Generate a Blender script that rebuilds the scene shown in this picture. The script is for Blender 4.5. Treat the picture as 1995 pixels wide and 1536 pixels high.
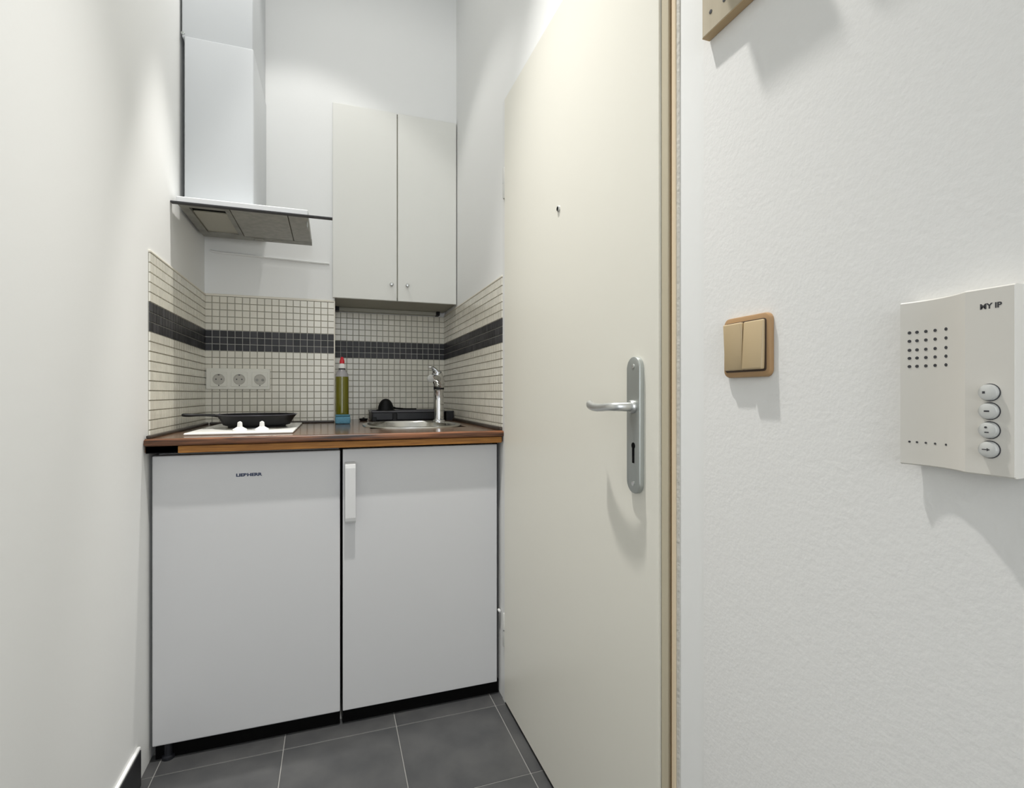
import bpy, bmesh, math, random
from mathutils import Vector, Matrix
random.seed(7)
S = bpy.context.scene
COL = S.collection
for o in list(bpy.data.objects):
    bpy.data.objects.remove(o)

# ------------------------------------------------------------------ camera, world, lights, exposure
cam_d = bpy.data.cameras.new('camera')
cam_d.sensor_width = 36.0
cam_d.lens = 1006.5 / 1995 * 36
cam_d.clip_start = 0.01
cam = bpy.data.objects.new('camera', cam_d)
COL.objects.link(cam)
cam.location = (0, 0, 1.014)
cam.rotation_euler = (math.pi / 2, 0, -0.3347)
S.camera = cam

S.view_settings.view_transform = 'Standard'
S.view_settings.look = 'None'
S.view_settings.gamma = 1.0
S.view_settings.use_curve_mapping = False
S.view_settings.exposure = 0.1

W = bpy.data.worlds.new('world')
S.world = W
W.use_nodes = True
W.node_tree.nodes['Background'].inputs[0].default_value = (0.90, 0.95, 1.0, 1)
W.node_tree.nodes['Background'].inputs[1].default_value = 0.35


def spot(name, loc, aim, watts, half_deg, blend, radius, color):
    d = bpy.data.lights.new(name, 'SPOT')
    d.energy = watts
    d.spot_size = math.radians(2 * half_deg)
    d.spot_blend = blend
    d.shadow_soft_size = radius
    d.color = color
    o = bpy.data.objects.new(name, d)
    COL.objects.link(o)
    o.location = loc
    v = Vector(aim) - Vector(loc)
    o.rotation_euler = v.to_track_quat('-Z', 'Y').to_euler()
    return o


def area(name, loc, aim, watts, sx, sy, color):
    d = bpy.data.lights.new(name, 'AREA')
    d.energy = watts
    d.shape = 'RECTANGLE'
    d.size = sx
    d.size_y = sy
    d.color = color
    o = bpy.data.objects.new(name, d)
    COL.objects.link(o)
    o.location = loc
    v = Vector(aim) - Vector(loc)
    o.rotation_euler = v.to_track_quat('-Z', 'Y').to_euler()
    return o


# two recessed ceiling spots: one over the hall, one just in front of the kitchen niche
spot('hall_ceiling_spot', (0.08, 1.08, 3.12), (0.15, 1.01, 1.0), 192, 31, 0.95, 0.03, (1.0, 0.98, 0.945))
spot('hall_ceiling_spot_spill', (0.08, 1.08, 3.11), (0.08, 1.09, 1.0), 9.5, 80, 0.3, 0.03, (1.0, 0.98, 0.945))
spot('kitchen_ceiling_spot', (-0.10, 1.80, 2.92), (-0.12, 1.80, 1.0), 13, 46, 0.3, 0.028, (1.0, 0.98, 0.945))
# extra narrow beam from the kitchen spot onto the left wall, then a rear fill
spot('kitchen_ceiling_spot_beam', (-0.10, 1.80, 2.915), (-0.40, 1.72, 0.9), 110, 14, 0.8, 0.028, (1.0, 0.975, 0.93))
area('rear_fill', (0.03, -2.3, 1.55), (0.03, 1.5, 1.2), 25, 0.95, 2.2, (0.92, 0.96, 1.0))  # soft fill light added behind the camera, no real source there

# ------------------------------------------------------------------ materials


def mat(name, color, rough=0.5, metal=0.0, spec=0.5, bump=None, vary=0.0, transmission=0.0, coat=0.0, island=False):
    m = bpy.data.materials.new(name)
    m.use_nodes = True
    nt = m.node_tree
    b = nt.nodes['Principled BSDF']
    b.inputs['Base Color'].default_value = (*color, 1)
    b.inputs['Roughness'].default_value = rough
    b.inputs['Metallic'].default_value = metal
    b.inputs['Specular IOR Level'].default_value = spec
    b.inputs['Transmission Weight'].default_value = transmission
    b.inputs['Coat Weight'].default_value = coat
    if bump:
        scale, strength, dist = bump
        tc = nt.nodes.new('ShaderNodeTexCoord')
        n = nt.nodes.new('ShaderNodeTexNoise')
        n.inputs['Scale'].default_value = scale
        n.inputs['Detail'].default_value = 3
        bp = nt.nodes.new('ShaderNodeBump')
        bp.inputs['Strength'].default_value = strength
        bp.inputs['Distance'].default_value = dist
        nt.links.new(tc.outputs['Object'], n.inputs['Vector'])
        nt.links.new(n.outputs['Fac'], bp.inputs['Height'])
        nt.links.new(bp.outputs['Normal'], b.inputs['Normal'])
    if vary:
        src = nt.nodes.new('ShaderNodeNewGeometry' if island else 'ShaderNodeObjectInfo')
        mr = nt.nodes.new('ShaderNodeMapRange')
        mr.inputs['To Min'].default_value = 1 - vary
        mr.inputs['To Max'].default_value = 1 + vary
        hs = nt.nodes.new('ShaderNodeHueSaturation')
        hs.inputs['Color'].default_value = (*color, 1)
        nt.links.new(src.outputs['Random Per Island' if island else 'Random'], mr.inputs['Value'])
        nt.links.new(mr.outputs['Result'], hs.inputs['Value'])
        nt.links.new(hs.outputs['Color'], b.inputs['Base Color'])
    return m


def noise_mat(name, c1, c2, scale, rough, stretch=(1, 1, 1), bump=0.0, metal=0.0, lo=0.35, hi=0.65, detail=5):
    m = mat(name, c1, rough, metal)
    nt = m.node_tree
    b = nt.nodes['Principled BSDF']
    tc = nt.nodes.new('ShaderNodeTexCoord')
    mp = nt.nodes.new('ShaderNodeMapping')
    mp.inputs['Scale'].default_value = stretch
    n = nt.nodes.new('ShaderNodeTexNoise')
    n.inputs['Scale'].default_value = scale
    n.inputs['Detail'].default_value = detail
    r = nt.nodes.new('ShaderNodeValToRGB')
    r.color_ramp.elements[0].position = lo
    r.color_ramp.elements[0].color = (*c1, 1)
    r.color_ramp.elements[1].position = hi
    r.color_ramp.elements[1].color = (*c2, 1)
    nt.links.new(tc.outputs['Object'], mp.inputs['Vector'])
    nt.links.new(mp.outputs['Vector'], n.inputs['Vector'])
    nt.links.new(n.outputs['Fac'], r.inputs['Fac'])
    nt.links.new(r.outputs['Color'], b.inputs['Base Color'])
    if bump:
        bp = nt.nodes.new('ShaderNodeBump')
        bp.inputs['Strength'].default_value = bump
        bp.inputs['Distance'].default_value = 0.002
        nt.links.new(n.outputs['Fac'], bp.inputs['Height'])
        nt.links.new(bp.outputs['Normal'], b.inputs['Normal'])
    return m


M_WALL = mat('white_wall_paint', (0.865, 0.87, 0.855), 0.75, bump=(60, 0.12, 0.002))
M_PAPER = mat('white_woodchip_paper', (0.865, 0.86, 0.84), 0.75, bump=(150, 0.16, 0.0025))
M_SMOOTH = mat('white_smooth_plaster', (0.875, 0.88, 0.865), 0.7, bump=(40, 0.06, 0.002))
M_CEIL = mat('ceiling_paint', (0.82, 0.82, 0.81), 0.8)
M_GROUT_W = mat('grey_tile_grout', (0.40, 0.38, 0.32), 0.85)
M_GROUT_D = mat('pale_tile_grout', (0.50, 0.49, 0.45), 0.85)
M_TILE = mat('cream_glazed_tile', (0.76, 0.73, 0.63), 0.22, vary=0.05)
M_TILE_I = mat('cream_glazed_tile_joined', (0.76, 0.73, 0.63), 0.22, vary=0.05, island=True)
M_TILE_D = mat('charcoal_glazed_tile', (0.032, 0.031, 0.034), 0.4, spec=0.28, vary=0.5)
M_TILE_DI = mat('charcoal_glazed_tile_joined', (0.032, 0.031, 0.034), 0.4, spec=0.28, vary=0.5, island=True)
M_TRIMP = mat('cream_tile_edge_profile', (0.80, 0.76, 0.66), 0.4)
M_FLOOR = noise_mat('charcoal_floor_tile', (0.060, 0.061, 0.063), (0.088, 0.088, 0.088), 9, 0.38, bump=0.03)
M_FGROUT = mat('grey_floor_grout', (0.30, 0.295, 0.28), 0.9)
M_BASE = noise_mat('dark_skirting_tile', (0.02, 0.021, 0.023), (0.04, 0.041, 0.043), 14, 0.4)
M_BASETOP = mat('lit_skirting_top', (0.86, 0.86, 0.85), 0.5)  # white puts the light on the skirting's top ledge into its colour
M_DOOR = mat('cream_door_lacquer', (0.82, 0.80, 0.715), 0.38)
M_DOOREDGE = mat('cream_door_edge', (0.55, 0.49, 0.36), 0.45)
M_BROWN = mat('brown_door_seal', (0.27, 0.175, 0.085), 0.6)
M_PEACH = mat('beige_door_frame', (0.78, 0.64, 0.45), 0.5)
M_CAULK = mat('greyish_caulk', (0.58, 0.56, 0.51), 0.8, bump=(90, 0.5, 0.004))
M_HINGE = mat('pale_grey_hinge_paint', (0.60, 0.60, 0.57), 0.4)
M_SPRAY = mat('grey_spray_face', (0.42, 0.42, 0.40), 0.4)
M_GRIP = mat('white_grip_plastic', (0.68, 0.68, 0.675), 0.4)
M_ALU = mat('satin_aluminium', (0.62, 0.63, 0.62), 0.34, metal=0.85)
M_ALUP = mat('satin_aluminium_plate', (0.44, 0.46, 0.44), 0.42, metal=0.7)
M_CHROME = mat('chrome', (0.75, 0.76, 0.78), 0.10, metal=1.0)
M_STEEL = mat('brushed_stainless_steel', (0.62, 0.61, 0.57), 0.25, metal=1.0)
M_BLACK = mat('black_void', (0.002, 0.002, 0.002), 0.8, spec=0.1)
M_BLKPL = mat('black_plastic', (0.008, 0.008, 0.009), 0.42, spec=0.25)
M_RACK = mat('smoky_black_plastic', (0.016, 0.017, 0.021), 0.35, spec=0.35)
M_PAN = mat('black_nonstick_coating', (0.004, 0.004, 0.0045), 0.5, spec=0.2)
M_PANRIM = mat('grey_pan_rim_highlight', (0.09, 0.088, 0.11), 0.3)  # grey paints the highlight along the pan rim; rivets share it
M_WHITEGOODS = mat('white_appliance_enamel', (0.625, 0.625, 0.63), 0.42)
M_CABDOOR = mat('cream_white_cabinet_lacquer', (0.79, 0.79, 0.745), 0.45)
M_CABEDGE = mat('cream_cabinet_edge', (0.70, 0.68, 0.55), 0.5)
M_CABIN = mat('cabinet_inside_board', (0.42, 0.41, 0.35), 0.6)
M_HOOD = mat('white_hood_metal', (0.65, 0.67, 0.685), 0.35)
M_HOODEDGE = mat('bright_hood_front', (0.80, 0.81, 0.82), 0.3)
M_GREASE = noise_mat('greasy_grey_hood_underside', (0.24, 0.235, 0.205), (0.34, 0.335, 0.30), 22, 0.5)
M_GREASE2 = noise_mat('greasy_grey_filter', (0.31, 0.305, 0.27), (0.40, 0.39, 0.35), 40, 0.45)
M_LAMP = mat('yellowed_lamp_cover', (0.44, 0.42, 0.34), 0.4)
M_SOCK = mat('cream_socket_plastic', (0.78, 0.765, 0.68), 0.35)
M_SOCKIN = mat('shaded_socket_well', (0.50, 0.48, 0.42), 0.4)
M_WOOD = noise_mat('dark_walnut_worktop', (0.055, 0.028, 0.014), (0.16, 0.085, 0.045), 6, 0.17, stretch=(1.2, 14, 14))
M_WOODE = noise_mat('reddish_worktop_edge', (0.018, 0.007, 0.004), (0.27, 0.105, 0.042), 4, 0.4, stretch=(1.6, 20, 30), lo=0.36, hi=0.68)
M_ORANGE = noise_mat('orange_wood_strip', (0.20, 0.075, 0.008), (0.36, 0.15, 0.02), 7, 0.6, stretch=(1.5, 20, 26))
M_UPST = noise_mat('dark_brown_wall_strip', (0.02, 0.016, 0.012), (0.06, 0.045, 0.035), 12, 0.35)
M_ENAMEL = mat('white_hob_enamel', (0.84, 0.835, 0.80), 0.2)
M_PLATE = mat('cast_iron_hotplate', (0.012, 0.012, 0.013), 0.55)
M_LIQ = mat('yellow_green_detergent', (0.20, 0.19, 0.005), 0.12, transmission=0.3, coat=0.5)
M_CLEAR = mat('clear_bottle_plastic', (0.72, 0.70, 0.73), 0.12, transmission=0.6)
M_RED = mat('red_cap_plastic', (0.62, 0.015, 0.03), 0.3)
M_WHITE = mat('white_plastic', (0.82, 0.82, 0.80), 0.35)
M_SPONGE = mat('light_blue_sponge', (0.13, 0.33, 0.46), 0.9, bump=(260, 0.8, 0.004))
M_SPONGE2 = mat('pale_blue_sponge_pad', (0.10, 0.27, 0.36), 0.95, bump=(400, 1.0, 0.004))
M_ROCKER = mat('beige_switch_rocker', (0.56, 0.43, 0.255), 0.34)
M_SWFRAME = mat('tan_switch_frame', (0.42, 0.255, 0.12), 0.34)
M_ICOM = mat('off_white_intercom_plastic', (0.74, 0.715, 0.66), 0.42)
M_BTN = mat('silver_button', (0.70, 0.71, 0.70), 0.28, metal=0.6)
M_MARK = mat('dark_grey_print', (0.05, 0.05, 0.055), 0.6)
M_MARKB = mat('dark_brown_gap', (0.06, 0.035, 0.02), 0.6)
M_BLUE = mat('dark_blue_print', (0.012, 0.025, 0.075), 0.5)
M_RACKW = noise_mat('beige_coat_rack_board', (0.46, 0.40, 0.29), (0.56, 0.49, 0.37), 5, 0.5, stretch=(8, 8, 1))
M_RACKE = mat('tan_coat_rack_edge', (0.50, 0.36, 0.20), 0.6)

# ------------------------------------------------------------------ mesh helpers
ROOT = {}


def thing(name, label, cat, loc, group=None):
    o = bpy.data.objects.new(name, None)
    o.empty_display_size = 0.05
    COL.objects.link(o)
    o.location = loc
    o['label'] = label
    o['category'] = cat
    if group:
        o['group'] = group
    ROOT[o] = Vector(loc)
    return o


def struct(o):
    o['kind'] = 'structure'
    return o


def obj(name, bm, m, parent=None, smooth=False, label=None, mats=None, sharp=40):
    """world-space bmesh -> one mesh object (under parent)"""
    root = parent
    while root is not None and root not in ROOT:
        root = root.parent
    off = ROOT[root] if root is not None else Vector((0, 0, 0))
    if off.length:
        bmesh.ops.translate(bm, verts=bm.verts[:], vec=-off)
    bmesh.ops.recalc_face_normals(bm, faces=bm.faces[:])
    me = bpy.data.meshes.new(name)
    bm.to_mesh(me)
    bm.free()
    for mm in (mats or [m]):
        me.materials.append(mm)
    if smooth:
        for p in me.polygons:
            p.use_smooth = True
        try:
            me.set_sharp_from_angle(angle=math.radians(sharp))
        except Exception:
            pass
    o = bpy.data.objects.new(name, me)
    COL.objects.link(o)
    if parent is not None:
        o.parent = parent
    if label:
        o['label'] = label
    return o


def box(bm, x0, x1, y0, y1, z0, z1, bev=0.0, seg=2, edges=None):
    r = bmesh.ops.create_cube(bm, size=1.0)
    vs = r['verts']
    for v in vs:
        v.co = Vector(((x0 + x1) / 2 + v.co.x * (x1 - x0), (y0 + y1) / 2 + v.co.y * (y1 - y0), (z0 + z1) / 2 + v.co.z * (z1 - z0)))
    if bev > 0:
        es = list({e for v in vs for e in v.link_edges})
        if edges == 'z':
            es = [e for e in es if abs(e.verts[0].co.z - e.verts[1].co.z) > 1e-6]
        bmesh.ops.bevel(bm, geom=es, offset=bev, offset_type='OFFSET', segments=seg, profile=0.5, affect='EDGES', clamp_overlap=True)
    return bm


def B(*a, **k):
    return box(bmesh.new(), *a, **k)


def lathe(bm, prof, center, axis='Z', n=32, closed=True):
    """prof = [(r, h), ...] along axis"""
    c = Vector(center)
    rings = []
    for r, h in prof:
        ring = []
        for i in range(n):
            a = 2 * math.pi * i / n
            p = (r * math.cos(a), r * math.sin(a), h)
            if axis == 'X':
                p = (h, r * math.cos(a), r * math.sin(a))
            elif axis == 'Y':
                p = (r * math.cos(a), h, r * math.sin(a))
            ring.append(bm.verts.new(c + Vector(p)))
        rings.append(ring)
    for a, b in zip(rings, rings[1:]):
        for i in range(n):
            bm.faces.new((a[i], a[(i + 1) % n], b[(i + 1) % n], b[i]))
    if closed:
        bm.faces.new(rings[0])
        bm.faces.new(rings[-1])
    return bm


def L(*a, **k):
    return lathe(bmesh.new(), *a, **k)


def tube(bm, pts, radii, n=14, squash=(1.0, 1.0), up=(0, 0, 1)):
    pts = [Vector(p) for p in pts]
    if not isinstance(radii, (list, tuple)):
        radii = [radii] * len(pts)
    rings = []
    for i, p in enumerate(pts):
        t = (pts[min(i + 1, len(pts) - 1)] - pts[max(i - 1, 0)]).normalized()
        u = Vector(up)
        if abs(t.dot(u)) > 0.95:
            u = Vector((1, 0, 0)) if abs(t.x) < 0.9 else Vector((0, 1, 0))
        s = t.cross(u).normalized()
        w = s.cross(t).normalized()
        ring = []
        for k in range(n):
            a = 2 * math.pi * k / n
            ring.append(bm.verts.new(p + s * (radii[i] * squash[0] * math.cos(a)) + w * (radii[i] * squash[1] * math.sin(a))))
        rings.append(ring)
    for a, b in zip(rings, rings[1:]):
        for i in range(n):
            bm.faces.new((a[i], a[(i + 1) % n], b[(i + 1) % n], b[i]))
    bm.faces.new(rings[0])
    bm.faces.new(rings[-1])
    return bm


def T(*a, **k):
    return tube(bmesh.new(), *a, **k)


def spline(pts, n=6):
    pts = [Vector(p) for p in pts]
    out = []
    for i in range(len(pts) - 1):
        p0, p1, p2, p3 = pts[max(i - 1, 0)], pts[i], pts[i + 1], pts[min(i + 2, len(pts) - 1)]
        for k in range(n):
            t = k / n
            out.append(0.5 * ((2 * p1) + (-p0 + p2) * t + (2 * p0 - 5 * p1 + 4 * p2 - p3) * t * t + (-p0 + 3 * p1 - 3 * p2 + p3) * t ** 3))
    out.append(pts[-1])
    return out


def rounded_outline(w, h, r, n=8):
    pts = []
    for cx, cy, a0 in ((w / 2 - r, h / 2 - r, 0), (-w / 2 + r, h / 2 - r, 90), (-w / 2 + r, -h / 2 + r, 180), (w / 2 - r, -h / 2 + r, 270)):
        for k in range(n + 1):
            a = math.radians(a0 + 90 * k / n)
            pts.append((cx + r * math.cos(a), cy + r * math.sin(a)))
    return pts


def slab(bm, outline, place, d0, d1, ch=0.0):
    """extrude a 2D outline: place(u, v, d) -> world; chamfer ch on the d1 rim (outline scaled)"""
    cu = sum(p[0] for p in outline) / len(outline)
    cv = sum(p[1] for p in outline) / len(outline)
    ext = max(max(abs(p[0] - cu) for p in outline), max(abs(p[1] - cv) for p in outline))

    def ring(d, inset):
        out = []
        for u, v in outline:
            du, dv = u - cu, v - cv
            l = math.hypot(du, dv) or 1
            k = max(0, 1 - inset / l)
            out.append(bm.verts.new(place(cu + du * k, cv + dv * k, d)))
        return out
    rs = [ring(d0, 0)]
    if ch > 0:
        s = 1 if d1 > d0 else -1
        rs.append(ring(d1 - s * ch, 0))
        rs.append(ring(d1 - s * ch * 0.3, ch * 0.3))
        rs.append(ring(d1, ch))
    else:
        rs.append(ring(d1, 0))
    n = len(outline)
    for a, b in zip(rs, rs[1:]):
        for i in range(n):
            bm.faces.new((a[i], a[(i + 1) % n], b[(i + 1) % n], b[i]))
    bm.faces.new(rs[0])
    bm.faces.new(rs[-1])
    return bm


def text_bm(body, size, depth, mtx, width=None, bold=0.0):
    cu = bpy.data.curves.new('lettering', 'FONT')
    cu.body = body
    cu.size = size
    cu.extrude = depth
    cu.offset = bold
    cu.align_x = 'CENTER'
    cu.align_y = 'CENTER'
    to = bpy.data.objects.new('lettering_tmp', cu)
    COL.objects.link(to)
    bpy.context.view_layer.update()
    dg = bpy.context.evaluated_depsgraph_get()
    me = bpy.data.meshes.new_from_object(to.evaluated_get(dg))
    bpy.data.objects.remove(to)
    bpy.data.curves.remove(cu)
    bm = bmesh.new()
    bm.from_mesh(me)
    bpy.data.meshes.remove(me)
    if width:
        xs = [v.co.x for v in bm.verts]
        k = width / (max(xs) - min(xs))
        for v in bm.verts:
            v.co.x *= k
    bmesh.ops.transform(bm, matrix=mtx, verts=bm.verts[:])
    return bm


# ------------------------------------------------------------------ room measures
XL, XR = -0.476, 0.5373
YA, YB, XS = 2.322, 2.5855, 0.0096       # back wall, back of the recess, side of the recess
YH = -2.5                                 # hall runs back behind the camera
ZC = 3.2
ZTOP = 0.8935                             # worktop

# ------------------------------------------------------------------ structure
wl = struct(obj('wall_left', B(XL - 0.12, XL, YH, YB + 0.1, 0, ZC), M_WALL))
bm = bmesh.new()
box(bm, XL, XS, YA, YB + 0.1, 0, ZC)
box(bm, XS, XR, YB, YB + 0.1, 0, ZC)
box(bm, XS, XR, YA, YB, 2.249, ZC)
wb = struct(obj('wall_back', bm, M_WALL))
D0, D1, DZ = 0.7172, 1.613, 1.985         # door opening
bm = bmesh.new()
box(bm, XR, XR + 0.14, D1, YB + 0.1, 0, ZC)
box(bm, XR, XR + 0.14, D0, D1, DZ, ZC)
box(bm, XR + 0.0015, XR + 0.14, 0.652, D0, 0, ZC)
wr = struct(obj('wall_right', bm, M_SMOOTH))
obj('wallpaper', B(XR, XR + 0.14, YH, 0.652, 0, ZC, bev=0.0012, seg=1), M_PAPER, wr, label='fine textured white wallpaper')
obj('caulk_joint', B(XR - 0.0005, XR + 0.01, 0.7085, D0 + 0.0005, 0, DZ + 0.012, bev=0.0015), M_CAULK, wr)
ceil = struct(obj('ceiling', B(XL - 0.12, XR + 0.14, YH, YB + 0.1, ZC, ZC + 0.1), M_CEIL))

# floor: grout bed and single tiles
fl = struct(obj('floor', B(XL - 0.12, XR + 0.14, YH, YB + 0.1, -0.06, -0.0015), M_FGROUT))
P = 0.3165
gx, gy = -0.1318, 1.6047
tile_me = None
tile_cache = {}


def floor_tile(x0, x1, y0, y1):
    key = (round(x1 - x0, 4), round(y1 - y0, 4))
    if key not in tile_cache:
        w, d = key
        b = B(-w / 2, w / 2, -d / 2, d / 2, -0.01, 0.0, bev=0.0008, seg=1)
        me = bpy.data.meshes.new('floor_tile')
        b.to_mesh(me)
        b.free()
        me.materials.append(M_FLOOR)
        tile_cache[key] = me
    o = bpy.data.objects.new('floor_tile', tile_cache[key])
    COL.objects.link(o)
    o.location = ((x0 + x1) / 2, (y0 + y1) / 2, 0)
    o.parent = fl


xs = [XL] + [gx + P * k for k in (-1, 0, 1, 2)] + [XR]
ys = [gy + P * k for k in range(-13, 1)] + [1.70]
for i in range(len(xs) - 1):
    for j in range(len(ys) - 1):
        g = 0.0013
        floor_tile(xs[i] + (g if i else 0), xs[i + 1] - (g if i < len(xs) - 2 else 0), ys[j] + g, ys[j + 1] - g)

# skirting on the left: dark tiles with a top edge painted white as lit
sk = struct(obj('baseboard_left', B(XL, XL + 0.0085, YH, 1.578, 0.094, 0.1035, bev=0.003), M_BASETOP))
y = 1.578
while y > YH + 0.35:
    obj('skirting_tile', B(XL, XL + 0.009, y - P + 0.002, y, 0, 0.0935, bev=0.001, seg=1), M_BASE, sk)
    y -= P

# ------------------------------------------------------------------ mosaic
TP = 0.0271
GAP = 0.0021
TH = 0.0035
ZB1 = 1.1870          # underside of the dark band
NB = 3                # dark rows
ROWS = []             # (z0, dark)
z = ZB1
for k in range(NB + 5):
    ROWS.append((ZB1 + k * TP, k < NB))
for k in range(1, 12):
    ROWS.append((ZB1 - k * TP, False))
ROWS.sort()
ZMTOP = ZB1 + (NB + 5) * TP


def frustum(o, du, dv, dn, w, h, t, bevel=0.0007):
    """8 verts, 5 faces: a tile standing on its bed"""
    v = []
    for k, e in ((0, 0), (1, bevel)):
        for a, b in ((e, e), (w - e, e), (w - e, h - e), (e, h - e)):
            v.append(o + du * a + dv * b + dn * (t * k))
    f = [(0, 1, 5, 4), (1, 2, 6, 5), (2, 3, 7, 6), (3, 0, 4, 7), (4, 5, 6, 7)]
    return v, f


tile_mesh = {}


def small_tile(parent, o, w, dark):
    key = (round(w, 4), dark)
    if key not in tile_mesh:
        v, f = frustum(Vector((0, 0, 0)), Vector((1, 0, 0)), Vector((0, 0, 1)), Vector((0, -1, 0)), w, TP - GAP, TH)
        me = bpy.data.meshes.new('mosaic_tile')
        me.from_pydata([tuple(p) for p in v], [], f)
        me.materials.append(M_TILE_D if dark else M_TILE)
        tile_mesh[key] = me
    ob = bpy.data.objects.new('mosaic_tile', tile_mesh[key])
    COL.objects.link(ob)
    ob.location = o
    ob.parent = parent


def joined_tiles(name, parent, items):
    """items: (origin, du, dn, w, dark)"""
    vs, fs, mi = [], [], []
    for o, du, dn, w, dark in items:
        v, f = frustum(o, du, Vector((0, 0, 1)), dn, w, TP - GAP, TH)
        n = len(vs)
        vs += [tuple(p) for p in v]
        fs += [tuple(i + n for i in q) for q in f]
        mi += [1 if dark else 0] * 5
    me = bpy.data.meshes.new(name)
    me.from_pydata(vs, [], fs)
    me.materials.append(M_TILE_I)
    me.materials.append(M_TILE_DI)
    me.polygons.foreach_set('material_index', mi)
    ob = bpy.data.objects.new(name, me)
    COL.objects.link(ob)
    ob.parent = parent
    ob['kind'] = 'stuff'
    return ob


BED = 0.001
single = []
rest = []
# back wall, left half
n = 18
p_ = (XS - 0.001 - XL) / n
for (z0, dark) in ROWS:
    if z0 + TP < ZTOP + 0.004:
        continue
    for i in range(n):
        single.append((Vector((XL + i * p_ + GAP / 2, YA - BED, z0)), p_ - GAP, dark))
# recess
n2 = 19
p2 = (XR - XS) / n2
rec = []
for (z0, dark) in ROWS:
    if z0 + TP < ZTOP + 0.004:
        continue
    for i in range(n2):
        rec.append((Vector((XS + i * p2 + GAP / 2, YB - BED, z0)), p2 - GAP, dark))
random.Random(3).shuffle(single)
for o_, w, d in single[:298]:
    small_tile(wb, o_, w, d)
items = [(o_, Vector((1, 0, 0)), Vector((0, -1, 0)), w, d) for o_, w, d in single[298:] + rec]
joined_tiles('mosaic_tile_field', wb, items)
bm = bmesh.new()
box(bm, XL, XS - 0.0005, YA - BED, YA + 0.002, 0.86, ZMTOP - GAP / 2)
box(bm, XS, XR, YB - BED, YB + 0.002, 0.86, ZMTOP - GAP / 2)
obj('grout_bed', bm, M_GROUT_W, wb)
bm = bmesh.new()
box(bm, XL, XS - 0.0005, YA - BED - 0.0006, YA + 0.002, ZB1 - GAP / 2, ZB1 + NB * TP - GAP / 2)
box(bm, XS, XR, YB - BED - 0.0006, YB + 0.002, ZB1 - GAP / 2, ZB1 + NB * TP - GAP / 2)
obj('dark_band_grout', bm, M_GROUT_D, wb)
obj('tile_edge_profile', B(XL, XS, YA - 0.006, YA, ZMTOP - GAP / 2, ZMTOP + 0.008, bev=0.002), M_TRIMP, wb)
obj('corner_profile', B(XS - 0.004, XS + 0.0015, YA - 0.005, YA + 0.004, ZTOP, ZMTOP + 0.006, bev=0.0015), M_TRIMP, wb)


def side_field(parent, x, sgn, y0, y1):
    it = []
    n3 = round((y1 - y0) / TP)
    p3 = (y1 - y0) / n3
    for (z0, dark) in ROWS:
        if z0 + TP < ZTOP + 0.004:
            continue
        for i in range(n3):
            if sgn > 0:
                it.append((Vector((x + BED, y0 + i * p3 + GAP / 2, z0)), Vector((0, 1, 0)), Vector((1, 0, 0)), p3 - GAP, dark))
            else:
                it.append((Vector((x - BED, y0 + i * p3 + GAP / 2, z0)), Vector((0, 1, 0)), Vector((-1, 0, 0)), p3 - GAP, dark))
    joined_tiles('mosaic_tile_field', parent, it)
    a, b = (x - 0.002, x + BED) if sgn > 0 else (x - BED, x + 0.002)
    obj('grout_bed', B(a, b, y0, y1, 0.86, ZMTOP - GAP / 2), M_GROUT_W, parent)
    a, b = (x - 0.002, x + BED + 0.0006) if sgn > 0 else (x - BED - 0.0006, x + 0.002)
    obj('dark_band_grout', B(a, b, y0, y1, ZB1 - GAP / 2, ZB1 + NB * TP - GAP / 2), M_GROUT_D, parent)
    a, b = (x - 0.002, x + 0.0055) if sgn > 0 else (x - 0.0055, x + 0.002)
    obj('tile_edge_profile', B(a, b, y0, y1, ZMTOP - GAP / 2, ZMTOP + 0.006, bev=0.002), M_TRIMP, parent)


side_field(wl, XL, 1, 1.662, YA - 0.005)
side_field(wr, XR, -1, 1.634, YB - 0.005)

# ------------------------------------------------------------------ entrance door
door = thing('door_1', 'plain cream entrance door with silver handle plate and peephole', 'door', (XR, 1.2, 0))
door['kind'] = 'structure'
bm = bmesh.new()
# leaf: flat face, long rounded edge towards the frame
prof = [(XR - 0.0035, 1.607), (XR - 0.0055, 1.603), (XR - 0.0055, 0.763), (XR - 0.0050, 0.7595)]
prof2 = [(XR + 0.05, 0.7595), (XR + 0.05, 1.607)]
lo = [bm.verts.new((x, yy, 0.013)) for x, yy in prof + prof2]
hi = [bm.verts.new((x, yy, 1.9765)) for x, yy in prof + prof2]
for i in range(len(lo)):
    j = (i + 1) % len(lo)
    bm.faces.new((lo[i], lo[j], hi[j], hi[i]))
bm.faces.new(lo)
bm.faces.new(hi)
obj('door_leaf', bm, M_DOOR, door)
obj('leaf_edge', B(XR - 0.001, XR + 0.045, 0.7385, 0.7592, 0.013, 1.9765, bev=0.003), M_DOOREDGE, door)
# peephole
pp = obj('peephole', L([(0.0075, 0.0), (0.0075, -0.0025), (0.0055, -0.004), (0.0045, -0.0035)], (XR - 0.0055, 1.1745, 1.4745), 'X', 20), M_ALU, door, smooth=True)
obj('lens', L([(0.0052, 0), (0.0052, -0.0042)], (XR - 0.0055, 1.1745, 1.4745), 'X', 16), M_BLACK, pp)
# hinges
for z0, z1 in ((1.655, 1.757), (0.186, 0.294)):
    hg = obj('hinge', L([(0.006, z0), (0.0072, z0 + 0.003), (0.0072, z1 - 0.003), (0.006, z1)], (XR - 0.0025, 1.6095, 0), 'Z', 14), M_HINGE, door, smooth=True)
    obj('hinge_ring', L([(0.0077, (z0 + z1) / 2 - 0.002), (0.0077, (z0 + z1) / 2 + 0.002)], (XR - 0.0025, 1.6095, 0), 'Z', 14), M_ALU, hg)
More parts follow.
